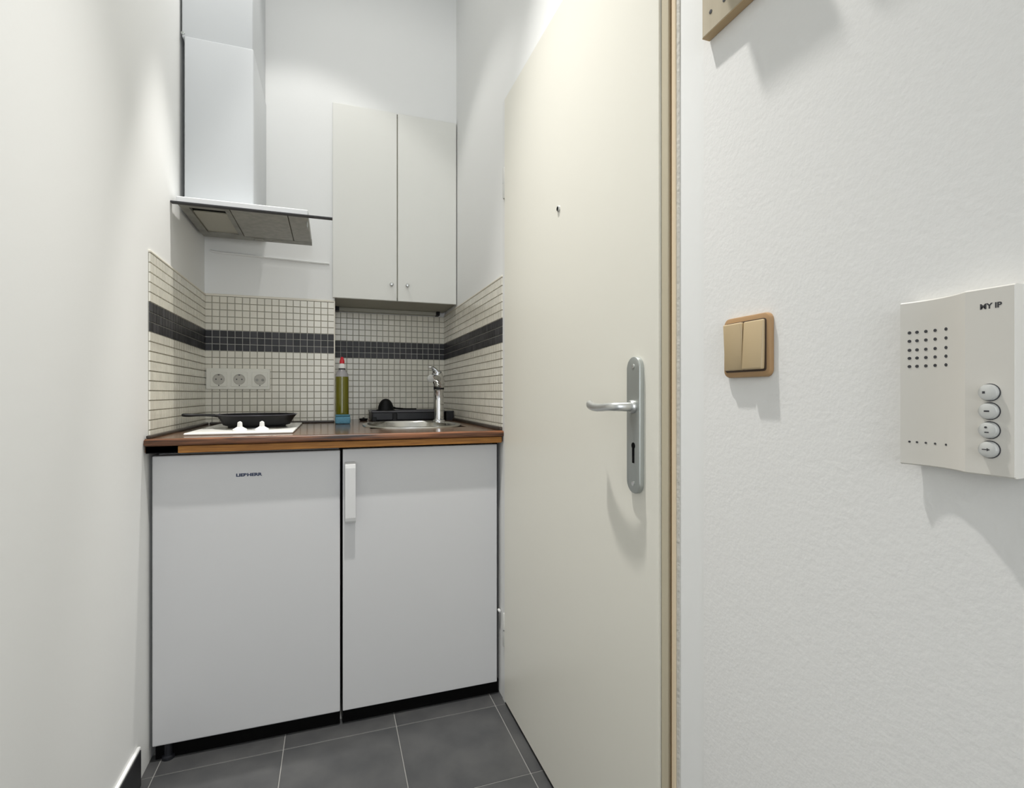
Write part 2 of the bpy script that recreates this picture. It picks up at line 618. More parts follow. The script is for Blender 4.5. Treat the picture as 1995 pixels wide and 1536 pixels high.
# lock plate
PY, PZ = 0.8245, 0.957
PX = XR - 0.0055
pl = obj('lock_plate', slab(bmesh.new(), rounded_outline(0.043, 0.252, 0.0212, 10), lambda u, v, d: Vector((PX - d, PY + u, PZ + v)), 0, 0.0095, 0.003), M_ALUP, door, smooth=True, label='long rounded satin silver plate')
for zz in (PZ + 0.108, PZ - 0.108):
    obj('screw', L([(0.0042, 0), (0.0042, -0.0008), (0.002, -0.0012)], (PX - 0.0095, PY, zz), 'X', 16), M_ALU, pl, smooth=True)
obj('keyhole', slab(bmesh.new(), [(0.0060 * math.cos(a), 0.013 + 0.0060 * math.sin(a)) for a in [math.radians(-50 + 280 * k / 14) for k in range(15)]] + [(-0.0036, -0.019), (0.0036, -0.019)], lambda u, v, d: Vector((PX - d, PY - 0.001 + u, 0.906 + v)), 0.009, 0.0098), M_BLACK, pl)
obj('collar', L([(0.0125, 0), (0.0125, -0.004), (0.0105, -0.007)], (PX - 0.0095, PY, 0.9905), 'X', 24), M_ALU, pl, smooth=True)
path = spline([(PX - 0.008, PY, 0.9905), (PX - 0.028, PY, 0.9905), (PX - 0.043, PY + 0.006, 0.9905), (PX - 0.048, PY + 0.024, 0.990),
               (PX - 0.048, PY + 0.055, 0.988), (PX - 0.045, PY + 0.085, 0.9885), (PX - 0.039, PY + 0.110, 0.991), (PX - 0.034, PY + 0.122, 0.9925)], 6)
rad = []
for i in range(len(path)):
    t = i / (len(path) - 1)
    rad.append(0.0088 - 0.0012 * math.sin(t * math.pi) + (0.0004 if t > 0.6 else 0))
rad[-1] *= 0.72
obj('lever_handle', T(path, rad, 18, (0.82, 1.0)), M_ALU, door, smooth=True, label='curved satin silver lever')

fr = struct(obj('trim_1', B(XR - 0.0025, XR + 0.05, 0.7172, 0.7276, 0, 1.99, bev=0.002), M_PEACH))
obj('door_seal', B(XR + 0.004, XR + 0.05, 0.7276, 0.7385, 0, 1.984, bev=0.001), M_BROWN, fr)
obj('head_rail', B(XR - 0.0022, XR + 0.05, 0.7276, 1.613, 1.979, 1.9849, bev=0.001, seg=1), M_WHITE, fr)
obj('hinge_rail', B(XR - 0.003, XR + 0.05, 1.6085, 1.632, 0, 1.983, bev=0.0015), M_WHITE, fr)
obj('shadow_gap_sill', B(XR, XR + 0.14, 0.7172, 1.613, 0, 0.005), M_BLACK, fr)  # black colour stands in for the shadow gap under the leaf
obj('door_lining', B(XR + 0.055, XR + 0.14, 0.7172, 1.613, 0.005, DZ), M_BROWN, fr)

# ------------------------------------------------------------------ worktop
wt = thing('worktop', 'dark glossy wooden worktop over the white fridge and sink cupboard', 'worktop', (0.03, 2.0, 0.85))
SX0, SX1, SY0, SY1 = 0.125, 0.465, 1.845, 2.275     # sink cut-out
bm = bmesh.new()
for a in ((XL + 0.001, SX0, 1.632, YA - 0.006), (SX1, XR - 0.003, 1.632, YB - 0.006), (SX0, SX1, 1.632, SY0), (SX0, SX1, SY1, YA - 0.006), (XS + 0.002, SX1, YA - 0.006, YB - 0.006)):
    box(bm, a[0], a[1], a[2], a[3], 0.856, ZTOP)
obj('board', bm, M_WOOD, wt)
obj('rounded_edge', B(XL + 0.001, XR - 0.0015, 1.617, 1.636, 0.8735, ZTOP, bev=0.006, seg=4), M_WOODE, wt, smooth=True, label='reddish brown rounded front edge')
obj('wood_strip', B(-0.396, XR - 0.009, 1.6215, 1.634, 0.8535, 0.8725, bev=0.0015), M_ORANGE, wt, label='orange brown strip under the front edge')
obj('dark_gap_fill', B(XL + 0.003, -0.397, 1.632, 1.645, 0.8535, 0.8735), M_BLACK, wt)  # black piece stands in for the dark gap left of the strip
obj('wall_strip', B(XL + 0.005, XL + 0.016, 1.625, YA - 0.006, ZTOP, ZTOP + 0.009, bev=0.003), M_UPST, wt)
obj('wall_strip', B(XR - 0.016, XR - 0.005, 1.625, YB - 0.006, ZTOP, ZTOP + 0.012, bev=0.003), M_UPST, wt)
obj('wall_strip', B(XL + 0.02, XS - 0.002, YA - 0.016, YA - 0.006, ZTOP, ZTOP + 0.009, bev=0.003), M_UPST, wt)

# ------------------------------------------------------------------ fridge and sink cupboard
fg = thing('fridge', 'white built-under fridge with blue lettering, left of the sink cupboard', 'fridge', (-0.22, 1.95, 0))
FX0, FX1 = -0.4665, 0.0225
obj('body', B(FX0 + 0.004, FX1 - 0.002, 1.702, 2.30, 0.03, 0.846, bev=0.003), M_WHITEGOODS, fg)
fd = obj('door', B(FX0, FX1, 1.659, 1.698, 0.0455, 0.843, bev=0.0035, seg=3), M_WHITEGOODS, fg)
obj('door_gasket', B(FX0 + 0.012, FX1 - 0.012, 1.698, 1.703, 0.06, 0.83), M_BLKPL, fg)
obj('lettering', text_bm('LIEBHERR', 0.0115, 0.0002, Matrix.Translation((-0.2275, 1.6588, 0.7805)) @ Matrix.Rotation(math.pi / 2, 4, 'X'), 0.068, 0.0006), M_BLUE, fd, label='dark blue brand lettering')
obj('plinth', B(FX0 + 0.004, FX1, 1.676, 1.70, 0.0, 0.044), M_BLACK, fg)
obj('foot', L([(0.016, 0), (0.016, 0.008), (0.010, 0.010), (0.010, 0.045)], (FX0 + 0.035, 1.6745, 0), 'Z', 16), M_RACK, fg)

sc = thing('sink_cupboard', 'white cupboard under the sink with a white grip handle', 'cupboard', (0.28, 1.95, 0))
CX0, CX1 = 0.0300, 0.5235
bm = bmesh.new()
box(bm, CX0, CX0 + 0.016, 1.690, 2.56, 0.02, 0.70)
box(bm, CX1 - 0.016, CX1, 1.690, 2.56, 0.02, 0.70)
box(bm, CX0, CX1, 1.690, 2.56, 0.02, 0.036)
box(bm, CX0, CX1, 2.55, 2.56, 0.02, 0.70)
obj('carcass', bm, M_CABIN, sc)
cd = obj('door', B(CX0, CX1, 1.659, 1.677, 0.0455, 0.8455, bev=0.002), M_WHITEGOODS, sc)
bm = bmesh.new()
slab(bm, [(1.659, 0.806), (1.640, 0.806), (1.6315, 0.800), (1.6295, 0.790), (1.6295, 0.640), (1.6315, 0.630), (1.640, 0.622), (1.659, 0.622), (1.659, 0.634), (1.642, 0.636), (1.641, 0.645), (1.641, 0.785), (1.642, 0.793), (1.659, 0.795)],
     lambda u, v, d: Vector((d, u, v)), 0.0365, 0.0665)
obj('handle', bm, M_GRIP, cd, label='white flat bow grip')
obj('plinth', B(CX0, XR - 0.004, 1.676, 1.69, 0.0, 0.044), M_BLACK, sc)
obj('side_gap_shade', B(CX1 + 0.001, XR - 0.0005, 1.70, 1.715, 0.0, 0.85), M_BLACK, sc)  # black strip paints the dark of the gap beside the wall
obj('door_stop', L([(0.0045, 0), (0.0045, -0.012), (0.002, -0.014)], (XR - 0.0065, 1.664, 0.285), 'Y', 12), M_WHITE, sc)

# ------------------------------------------------------------------ wall cupboard in the recess
wc = thing('wall_cupboard', 'cream white two-door wall cupboard above the sink, beside the door', 'cupboard', (0.27, 2.45, 1.42))
KX0, KX1, KZ0, KZ1 = 0.0012, 0.5335, 1.4225, 2.2465
bm = bmesh.new()
box(bm, XS + 0.002, XS + 0.018, 2.323, YB - 0.006, KZ0, KZ1)
box(bm, XR - 0.024, XR - 0.008, 2.323, YB - 0.006, KZ0, KZ1)
box(bm, XS + 0.018, XR - 0.024, 2.323, YB - 0.006, KZ0, KZ0 + 0.016)
box(bm, XS + 0.018, XR - 0.024, 2.323, YB - 0.006, KZ1 - 0.016, KZ1)
box(bm, XS + 0.018, XR - 0.024, YB - 0.014, YB - 0.006, KZ0, KZ1)
obj('carcass', bm, M_CABIN, wc)
xm = 0.2695
for x0, x1, kx in ((KX0, xm - 0.0022, 0.2435), (xm + 0.0022, KX1, 0.3115)):
    dr = obj('door', B(x0, x1, 2.304, 2.3205, KZ0 - 0.001, KZ1 - 0.001, bev=0.0025, seg=3), M_CABDOOR, wc)
    kn = obj('knob', L([(0.0045, 0), (0.0042, -0.009), (0.0078, -0.013), (0.0085, -0.018), (0.006, -0.0215), (0.002, -0.0225)], (kx, 2.304, 1.4905), 'Y', 20), M_ALU, dr, smooth=True)
obj('middle_rail', B(xm - 0.012, xm + 0.012, 2.322, 2.34, KZ0 + 0.016, KZ1 - 0.016), M_CABEDGE, wc)
obj('hanging_rail', B(XS + 0.02, XR - 0.05, YB - 0.034, YB - 0.006, KZ0 - 0.018, KZ0 - 0.0005, bev=0.002), M_CABIN, wc)
obj('rail_bracket', B(XR - 0.05, XR - 0.034, YB - 0.05, YB - 0.006, KZ0 - 0.02, KZ0 - 0.0005, bev=0.002), M_BLKPL, wc)
obj('rail_bracket', B(XS + 0.004, XS + 0.02, YB - 0.05, YB - 0.006, KZ0 - 0.02, KZ0 - 0.0005, bev=0.002), M_BLKPL, wc)

# ------------------------------------------------------------------ extractor hood
hd = thing('extractor_hood', 'white extractor hood with boxed flue and greasy grey underside', 'extractor hood', (-0.27, 2.1, 1.615))
HX0, HX1 = -0.4625, -0.0775
obj('lower_flue', B(-0.4610, -0.2545, 1.962, YA, 1.637, 2.196, bev=0.005, seg=3), M_HOOD, hd, smooth=True, label='pale grey-white flue casing')
obj('upper_flue', B(-0.4690, -0.2575, 1.966, YA, 2.192, ZC, bev=0.005, seg=3), M_HOOD, hd, smooth=True)
obj('flue_screw', L([(0.0055, 0), (0.0055, -0.002), (0.003, -0.003)], (-0.4655, 1.966, 2.205), 'Y', 14), M_ALUP, hd, smooth=True)
bm = bmesh.new()
box(bm, HX0, HX1, 1.8845, 2.2435, 1.630, 1.6365, bev=0.002)
obj('motor_casing', bm, M_HOOD, hd)
# underside: frame pieces around the lamp recess, filter, right plate
LX0, LX1, LY0, LY1 = -0.437, -0.333, 1.915, 2.185
bm = bmesh.new()
for a in ((HX0, LX0, 1.8845, 2.2435), (LX1, -0.318, 1.8845, 2.2435), (LX0, LX1, 1.8845, LY0), (LX0, LX1, LY1, 2.2435), (-0.318, HX1, 2.198, 2.2435), (-0.318, HX1, 1.8845, 1.889)):
    box(bm, a[0], a[1], a[2], a[3], 1.615, 1.629)
obj('underside_frame', bm, M_GREASE, hd)
bm = bmesh.new()
box(bm, LX0 + 0.001, LX1 - 0.001, LY0 + 0.05, LY1 - 0.001, 1.6195, 1.626, bev=0.002)
obj('lamp_cover', bm, M_LAMP, hd, label='yellowed translucent lamp cover')
obj('lamp_slot', B(LX0 + 0.001, LX1 - 0.001, LY0 + 0.001, LY0 + 0.049, 1.6255, 1.628), M_BLACK, hd)
obj('grease_filter', B(-0.3165, -0.1435, 1.890, 2.197, 1.6155, 1.629, bev=0.0025), M_GREASE2, hd, label='flat grey grease filter')
obj('filter_plate', B(-0.1415, HX1 - 0.001, 1.890, 2.197, 1.6150, 1.629, bev=0.0025), M_GREASE2, hd)
for x in (-0.268, -0.205):
    obj('slide_switch', slab(bmesh.new(), rounded_outline(0.034, 0.013, 0.006, 6), lambda u, v, d, x=x: Vector((x + u, 2.219 + v, 1.615 - d)), -0.002, 0.004, 0.0015), M_GREASE2, hd, smooth=True)
obj('front_plate', B(HX0, HX1, 1.8725, 1.884, 1.6165, 1.6355, bev=0.003, seg=3), M_HOODEDGE, hd, label='white front strip')
obj('visor', B(XL + 0.0005, 0.0005, 1.862, 1.8835, 1.6115, 1.6158, bev=0.0008, seg=1), M_MARK, hd, label='thin dark edged pull-out visor')
obj('hanger', B(-0.084, -0.081, 1.93, 1.955, 1.595, 1.616, bev=0.0008, seg=1), M_ALUP, hd)

# thin cable duct on the wall below the hood
cb = obj('cable_duct', T(spline([(-0.455, YA - 0.004, 1.5835), (-0.43, YA - 0.004, 1.577), (-0.25, YA - 0.004, 1.571), (-0.08, YA - 0.004, 1.566), (-0.012, YA - 0.004, 1.565)], 5), 0.006, 10, (1.0, 0.8)), M_WALL, smooth=True)
cb['label'] = 'thin white cable duct running along wall below extractor hood'
cb['category'] = 'cable duct'

# ------------------------------------------------------------------ triple socket
sk3 = thing('wall_socket', 'cream triple wall socket on the tiles left behind the pan', 'socket', (-0.353, YA - 0.005, 1.074))
YS = YA - 0.0046
obj('frame', slab(bmesh.new(), rounded_outline(0.229, 0.083, 0.004, 4), lambda u, v, d: Vector((-0.3535 + u, YS - d, 1.0745 + v)), 0, 0.0085, 0.002), M_SOCK, sk3)
for i, x in enumerate((-0.4235, -0.3508, -0.2765)):
    wx, wz = x, 1.0725
    ins = obj('socket_insert', slab(bmesh.new(), rounded_outline(0.058, 0.058, 0.003, 3), lambda u, v, d: Vector((wx + u, YS - 0.0085 - d, wz + v)), 0, 0.0025, 0.001), M_SOCK, sk3)
    b = bmesh.new()
    lathe(b, [(0.0215, 0.0), (0.0215, -0.0012), (0.019, -0.0014), (0.0185, -0.0004)], (wx, YS - 0.011, wz), 'Y', 28)
    obj('socket_well', b, M_SOCKIN, ins, smooth=True)
    if i < 2:
        b = bmesh.new()
        for s in (-1, 1):
            lathe(b, [(0.0026, 0), (0.0026, -0.0009)], (wx + s * 0.0095, YS - 0.0115, wz), 'Y', 10)
        box(b, wx - 0.003, wx + 0.003, YS - 0.0127, YS - 0.0112, wz + 0.0155, wz + 0.019)
        obj('pin_hole', b, M_MARK, ins)
    else:
        b = bmesh.new()
        for s in (-1, 1):
            lathe(b, [(0.0055, 0), (0.0055, -0.0010)], (wx + s * 0.0105, YS - 0.0115, wz - 0.002), 'Y', 12)
        obj('shutter', b, M_GREASE, ins)
    obj('screw_hole', L([(0.0022, 0), (0.0022, -0.0006)], (wx, YS - 0.011, wz - 0.0245), 'Y', 10), M_MARK, ins)

# ------------------------------------------------------------------ cooktop and pan
ck = thing('cooktop', 'white enamel two-plate cooktop set in the worktop under the pan', 'cooktop', (-0.26, 1.96, ZTOP))
obj('enamel_tray', B(-0.405, -0.113, 1.712, 2.215, ZTOP + 0.0002, ZTOP + 0.0075, bev=0.0035, seg=3), M_ENAMEL, ck, smooth=True)
for y, r in ((1.925, 0.088), (2.115, 0.072)):
    hp = obj('hotplate', L([(r, 0.0), (r, 0.007), (r - 0.004, 0.0095), (r * 0.35, 0.0095), (r * 0.3, 0.008), (0.001, 0.008)], (-0.238, y, ZTOP + 0.007), 'Z', 40), M_PLATE, ck, smooth=True)
    obj('hotplate_rim', L([(r + 0.005, 0), (r + 0.005, 0.003), (r + 0.0005, 0.004)], (-0.238, y, ZTOP + 0.0065), 'Z', 40), M_STEEL, hp, smooth=True)
for x in (-0.2655, -0.2045):
    kb = obj('control_knob', L([(0.021, 0), (0.0195, 0.007), (0.012, 0.011), (0.0075, 0.014), (0.0065, 0.0265), (0.0045, 0.0285), (0.001, 0.029)], (x, 1.755, ZTOP + 0.007), 'Z', 24), M_WHITE, ck, smooth=True)
    obj('pointer', B(x - 0.0025, x + 0.0025, 1.7465, 1.763, ZTOP + 0.02, ZTOP + 0.037, bev=0.001, seg=1), M_WHITE, kb)

pn = thing('frying_pan', 'black frying pan with long handle standing on the cooktop', 'pan', (-0.238, 1.925, ZTOP + 0.0165))
PZ0 = ZTOP + 0.0167
pc = (-0.238, 1.925, PZ0)
obj('bowl', L([(0.002, 0.0), (0.096, 0.0), (0.1015, 0.002), (0.105, 0.008), (0.112, 0.022), (0.121, 0.0335), (0.1235, 0.0355), (0.121, 0.0358), (0.1085, 0.022), (0.1015, 0.010), (0.096, 0.005), (0.002, 0.004)], pc, 'Z', 56), M_PAN, pn, smooth=True)
obj('rim', L([(0.1215, 0.0345), (0.1245, 0.0350), (0.1245, 0.0365), (0.1205, 0.0365), (0.1205, 0.0345)], pc, 'Z', 56, closed=False), M_PANRIM, pn, smooth=True)
hpath = spline([(-0.338, 1.915, PZ0 + 0.028), (-0.365, 1.910, PZ0 + 0.034), (-0.40, 1.903, PZ0 + 0.036), (-0.432, 1.897, PZ0 + 0.036), (-0.452, 1.893, PZ0 + 0.037)], 5)
hn = obj('handle', T(hpath, [0.0085, 0.0085, 0.0085, 0.008, 0.008, 0.0075, 0.0072, 0.007, 0.007, 0.007, 0.007, 0.007, 0.0072, 0.0078, 0.0085, 0.009, 0.009, 0.0088, 0.0085, 0.0075, 0.0045], 14, (1.15, 0.62)), M_BLKPL, pn, smooth=True)
for s in (-1, 1):
    obj('rivet', L([(0.003, 0), (0.003, 0.002), (0.001, 0.003)], (-0.350, 1.9125 + s * 0.006, PZ0 + 0.0355), 'Z', 10), M_PANRIM, hn, smooth=True)

# ------------------------------------------------------------------ sink, tap
sn = thing('kitchen_sink', 'small inset stainless steel sink in front of the black rack', 'sink', (0.295, 2.06, ZTOP))
bm = bmesh.new()
cx, cy = 0.293, 2.045


def oval(rx, ry, z, e=2.6, n=48):
    out = []
    for i in range(n):
        a = 2 * math.pi * i / n
        c, s = math.cos(a), math.sin(a)
        out.append(bm.verts.new((cx + rx * math.copysign(abs(c) ** (2 / e), c), cy + ry * math.copysign(abs(s) ** (2 / e), s), z)))
    return out


rings = [oval(0.185, 0.225, ZTOP + 0.0002), oval(0.184, 0.224, ZTOP + 0.004), oval(0.176, 0.216, ZTOP + 0.0055), oval(0.166, 0.206, ZTOP + 0.0045), oval(0.160, 0.200, ZTOP - 0.002),
         oval(0.154, 0.192, ZTOP - 0.11), oval(0.13, 0.165, ZTOP - 0.135), oval(0.03, 0.03, ZTOP - 0.14)]
for a, b in zip(rings, rings[1:]):
    for i in range(48):
        bm.faces.new((a[i], a[(i + 1) % 48], b[(i + 1) % 48], b[i]))
bm.faces.new(rings[-1])
obj('basin', bm, M_STEEL, sn, smooth=True)
obj('drain', L([(0.028, 0), (0.028, 0.003), (0.02, 0.002), (0.001, 0.001)], (cx, cy, ZTOP - 0.1395), 'Z', 24), M_CHROME, sn, smooth=True)

tp = thing('kitchen_tap', 'chrome single lever mixer tap at right of the sink', 'tap', (0.421, 2.13, ZTOP))
tx, ty = 0.4165, 2.12
obj('base_ring', L([(0.026, 0.004), (0.026, 0.009), (0.022, 0.014), (0.019, 0.016)], (tx, ty, ZTOP), 'Z', 28), M_CHROME, tp, smooth=True)
obj('column', L([(0.0205, 0.012), (0.0200, 0.09), (0.0198, 0.135), (0.0215, 0.139)], (tx, ty, ZTOP), 'Z', 28), M_CHROME, tp, smooth=True)
obj('swivel_joint', L([(0.0215, 0.139), (0.0218, 0.150), (0.020, 0.153)], (tx, ty, ZTOP), 'Z', 28), M_BLKPL, tp, smooth=True, label='dark swivel ring')
obj('head', T(spline([(tx + 0.001, ty, ZTOP + 0.150), (tx, ty - 0.004, ZTOP + 0.166), (tx - 0.007, ty - 0.012, ZTOP + 0.187), (tx - 0.012, ty - 0.018, ZTOP + 0.203), (tx - 0.015, ty - 0.021, ZTOP + 0.212)], 5),
               [0.0215, 0.022, 0.0225, 0.023, 0.0235, 0.024, 0.0243, 0.0245, 0.0245, 0.0243, 0.024, 0.0238, 0.0236, 0.0234, 0.023, 0.0225, 0.0215, 0.020, 0.018, 0.014, 0.005], 24), M_CHROME, tp, smooth=True)
sp = obj('spout', T(spline([(tx - 0.006, ty - 0.015, ZTOP + 0.180), (tx - 0.026, ty - 0.055, ZTOP + 0.186), (tx - 0.046, ty - 0.098, ZTOP + 0.184), (tx - 0.053, ty - 0.112, ZTOP + 0.181)], 5), [0.0165] * 6 + [0.0155] * 5 + [0.0150] * 5, 20, (1.0, 0.85)), M_CHROME, tp, smooth=True)
obj('spray_face', L([(0.0148, 0.004), (0.0150, -0.003), (0.0125, -0.005), (0.001, -0.0052)], (tx - 0.053, ty - 0.1125, ZTOP + 0.181), 'Y', 24), M_SPRAY, sp, smooth=True)
obj('lever', T(spline([(tx - 0.014, ty - 0.020, ZTOP + 0.208), (tx - 0.022, ty - 0.032, ZTOP + 0.218), (tx - 0.037, ty - 0.055, ZTOP + 0.226), (tx - 0.050, ty - 0.075, ZTOP + 0.228)], 5),
                [0.015] * 4 + [0.012] * 4 + [0.0105] * 4 + [0.0095] * 3 + [0.006], 18, (1.0, 0.42)), M_CHROME, tp, smooth=True)

# ------------------------------------------------------------------ washing-up things
bt = thing('detergent_bottle', 'yellow-green detergent bottle with red cap beside the tiled corner', 'bottle', (0.0375, 2.262, ZTOP))
bx, by = 0.0382, 2.262
obj('liquid_body', L([(0.020, 0), (0.0262, 0.003), (0.0268, 0.01), (0.0268, 0.186), (0.0262, 0.192)], (bx, by, ZTOP), 'Z', 32), M_LIQ, bt, smooth=True)
obj('shoulder', L([(0.0262, 0.1922), (0.0240, 0.204), (0.0175, 0.216), (0.0125, 0.222)], (bx, by, ZTOP), 'Z', 32), M_CLEAR, bt, smooth=True, label='clear empty bottle shoulder')
obj('neck_ring', L([(0.0135, 0.2222), (0.0135, 0.2262), (0.012, 0.227)], (bx, by, ZTOP), 'Z', 24), M_MARK, bt, smooth=True)
obj('collar', L([(0.0145, 0.2272), (0.0142, 0.236), (0.0095, 0.2455), (0.0085, 0.247)], (bx, by, ZTOP), 'Z', 24), M_WHITE, bt, smooth=True)
obj('cap', L([(0.0098, 0.2472), (0.0095, 0.258), (0.0062, 0.270), (0.0045, 0.274), (0.001, 0.275)], (bx, by, ZTOP), 'Z', 24), M_RED, bt, smooth=True, label='red pull cap')

sg = thing('sponge', 'light blue sponge lying in front of the detergent bottle', 'sponge', (0.042, 2.2, ZTOP))
obj('foam', B(0.0105, 0.0690, 2.178, 2.228, ZTOP + 0.0002, ZTOP + 0.030, bev=0.006, seg=3), M_SPONGE, sg, smooth=True)
obj('scouring_pad', B(0.0115, 0.0680, 2.179, 2.227, ZTOP + 0.0302, ZTOP + 0.037, bev=0.002), M_SPONGE2, sg)

rk = thing('dish_rack', 'low smoky black plastic dish rack behind the sink', 'dish rack', (0.33, 2.42, ZTOP))
RX0, RX1, RY0, RY1, RZ = 0.163, 0.485, 2.335, 2.535, ZTOP
obj('base_tray', B(RX0 + 0.006, RX1 - 0.004, RY0 + 0.006, RY1, RZ + 0.002, RZ + 0.010, bev=0.003), M_RACK, rk)
obj('front_panel', B(RX0 + 0.004, RX1, RY0, RY0 + 0.006, RZ + 0.006, RZ + 0.038, bev=0.002), M_RACK, rk)
obj('back_panel', B(RX0 + 0.004, RX1, RY1 - 0.006, RY1, RZ + 0.006, RZ + 0.040, bev=0.002), M_RACK, rk)
obj('side_panel', B(RX0, RX0 + 0.006, RY0, RY1, RZ + 0.004, RZ + 0.040, bev=0.002), M_BLKPL, rk)
obj('side_panel', B(RX1 - 0.006, RX1, RY0, RY1, RZ + 0.004, RZ + 0.040, bev=0.002), M_BLKPL, rk)
bm = bmesh.new()
for a in ((RX0 - 0.001, RX1 + 0.001, RY0 - 0.003, RY0 + 0.007), (RX0 - 0.001, RX1 + 0.001, RY1 - 0.007, RY1 + 0.003)):
    box(bm, a[0], a[1], a[2], a[3], RZ + 0.038, RZ + 0.046, bev=0.003)
for a in ((RX0 - 0.003, RX0 + 0.007, RY0, RY1), (RX1 - 0.007, RX1 + 0.003, RY0, RY1)):
    box(bm, a[0], a[1], a[2], a[3], RZ + 0.038, RZ + 0.046, bev=0.003)
obj('top_rim', bm, mat('grey_rack_rim', (0.085, 0.085, 0.095), 0.35), rk)
for x in (RX0 + 0.010, 0.262, RX1 - 0.012):
    obj('foot', B(x - 0.010, x + 0.010, RY0 - 0.005, RY0 + 0.012, RZ, RZ + (0.036 if x > 0.2 and x < 0.3 else 0.02), bev=0.003), M_BLKPL, rk)

ld = thing('ladle', 'black plastic ladle lying upside down on the dish rack', 'ladle', (0.225, 2.40, ZTOP + 0.05))
lb = bmesh.new()
prof = []
for k in range(9):
    a = math.radians(k * 11)
    prof.append((0.0335 * math.cos(a) + 0.0012, 0.0515 * math.sin(a)))
lathe(lb, [(0.044, -0.0015), (0.040, 0.003)] + prof, (0.2265, 2.375, ZTOP + 0.0478), 'Z', 32)
obj('bowl', lb, M_PAN, ld, smooth=True)
obj('handle', T(spline([(0.245, 2.380, ZTOP + 0.062), (0.270, 2.395, ZTOP + 0.056), (0.305, 2.42, ZTOP + 0.0525), (0.345, 2.45, ZTOP + 0.0505), (0.375, 2.475, ZTOP + 0.050)], 5), [0.009] * 5 + [0.0065] * 6 + [0.005] * 10, 12, (1.2, 0.6)), M_PAN, ld, smooth=True)

cv = thing('black_caddy', 'small black box standing right of the tap by the tiled wall', 'caddy', (0.50, 2.36, ZTOP))
bm = bmesh.new()
for a in ((0.494, 0.5275, 2.335, 2.339), (0.494, 0.5275, 2.376, 2.380), (0.494, 0.498, 2.339, 2.376), (0.5235, 0.5275, 2.339, 2.376)):
    box(bm, a[0], a[1], a[2], a[3], ZTOP + 0.0125, ZTOP + 0.042)
box(bm, 0.494, 0.5275, 2.335, 2.380, ZTOP + 0.0003, ZTOP + 0.0125)
obj('box', bm, M_BLKPL, cv)
obj('rim', B(0.4925, 0.5285, 2.3335, 2.3385, ZTOP + 0.038, ZTOP + 0.0435, bev=0.0015), M_RACK, cv)

sp_ = thing('sink_plug', 'small black rubber sink plug on the worktop left of the rack', 'plug', (0.132, 2.41, ZTOP))
obj('stopper', L([(0.015, 0.0002), (0.018, 0.006), (0.019, 0.0105), (0.010, 0.0115), (0.001, 0.012)], (0.132, 2.41, ZTOP), 'Z', 24), M_BLKPL, sp_, smooth=True)
obj('knob', L([(0.004, 0.0122), (0.0045, 0.0145), (0.001, 0.0155)], (0.132, 2.41, ZTOP), 'Z', 16), M_BLKPL, sp_, smooth=True)

# ------------------------------------------------------------------ light switch
sw = thing('light_switch', 'beige double rocker light switch on tan frame, right of the door', 'light switch', (XR, 0.562, 1.078))
SY, SZ = 0.5590, 1.0785
obj('frame', slab(bmesh.new(), rounded_outline(0.083, 0.084, 0.010, 6), lambda u, v, d: Vector((XR - 0.0003 - d, SY + u, SZ + v)), 0, 0.0072, 0.0035), M_SWFRAME, sw, smooth=True)

obj('rocker_gap_shade', slab(bmesh.new(), rounded_outline(0.0735, 0.069, 0.004, 4), lambda u, v, d: Vector((XR - 0.0073 - d, SY + u, SZ + v)), 0, 0.0012, 0.0004), M_MARKB, sw)  # dark plate paints the shade in the gap around the rockers


def rocker(y0, y1, tilt):
    bm = bmesh.new()
    box(bm, -0.0035, 0.0035, y0, y1, -0.0325, 0.0325, bev=0.0022, seg=3)
    rot = Matrix.Translation((XR - 0.0098, 0, SZ + 0.0005)) @ Matrix.Rotation(tilt, 4, 'Y')
    bmesh.ops.transform(bm, matrix=rot, verts=bm.verts[:])
    return bm


obj('rocker', rocker(0.5595, 0.5938, math.radians(-3.0)), M_ROCKER, sw, smooth=True, label='left rocker, pressed in at the bottom')
obj('rocker', rocker(0.5242, 0.5585, math.radians(3.0)), M_ROCKER, sw, smooth=True, label='right rocker, standing out at the bottom')

# ------------------------------------------------------------------ intercom
ic = thing('door_intercom', 'off-white wall intercom with wavy front and four silver buttons', 'intercom', (XR, 0.30, 1.024))
YL_, YRg, YRr = 0.3525, 0.2925, 0.2577


def depth(yv):
    q = min(max((YL_ - yv) / (YL_ - YRg), 0), 1)
    return 0.0125 - 0.016 * q * (1 - q) + 0.0095 * q ** 3


bm = bmesh.new()
fy = [YL_ - (YL_ - YRg) * k / 18 for k in range(19)]
cols = []
for yv in fy + [YRg - 0.0004, (YRg + YRr) / 2, YRr + 0.0006, YRr]:
    t = depth(yv) if yv > YRr + 0.0003 else 0.0214
    zt, zb = 1.1028, 0.9458
    t0 = 0.0004 if yv < YL_ - 0.008 else t - 0.004 - 0.004 * (YL_ - yv) / 0.008
    c = [(XR - t0, zb + 0.0006), (XR - t + 0.0012, zb), (XR - t, zb + 0.0012), (XR - t, zt - 0.0012), (XR - t + 0.0012, zt), (XR - t0, zt - 0.0006)]
    cols.append([bm.verts.new((x, yv, zz)) for x, zz in c])
for a, b in zip(cols, cols[1:]):
    for i in range(6):
        bm.faces.new((a[i], a[(i + 1) % 6], b[(i + 1) % 6], b[i]))
bm.faces.new(cols[0])
bm.faces.new(cols[-1])
obj('housing', bm, M_ICOM, ic, smooth=True, sharp=22)
hb, mb = bmesh.new(), bmesh.new()
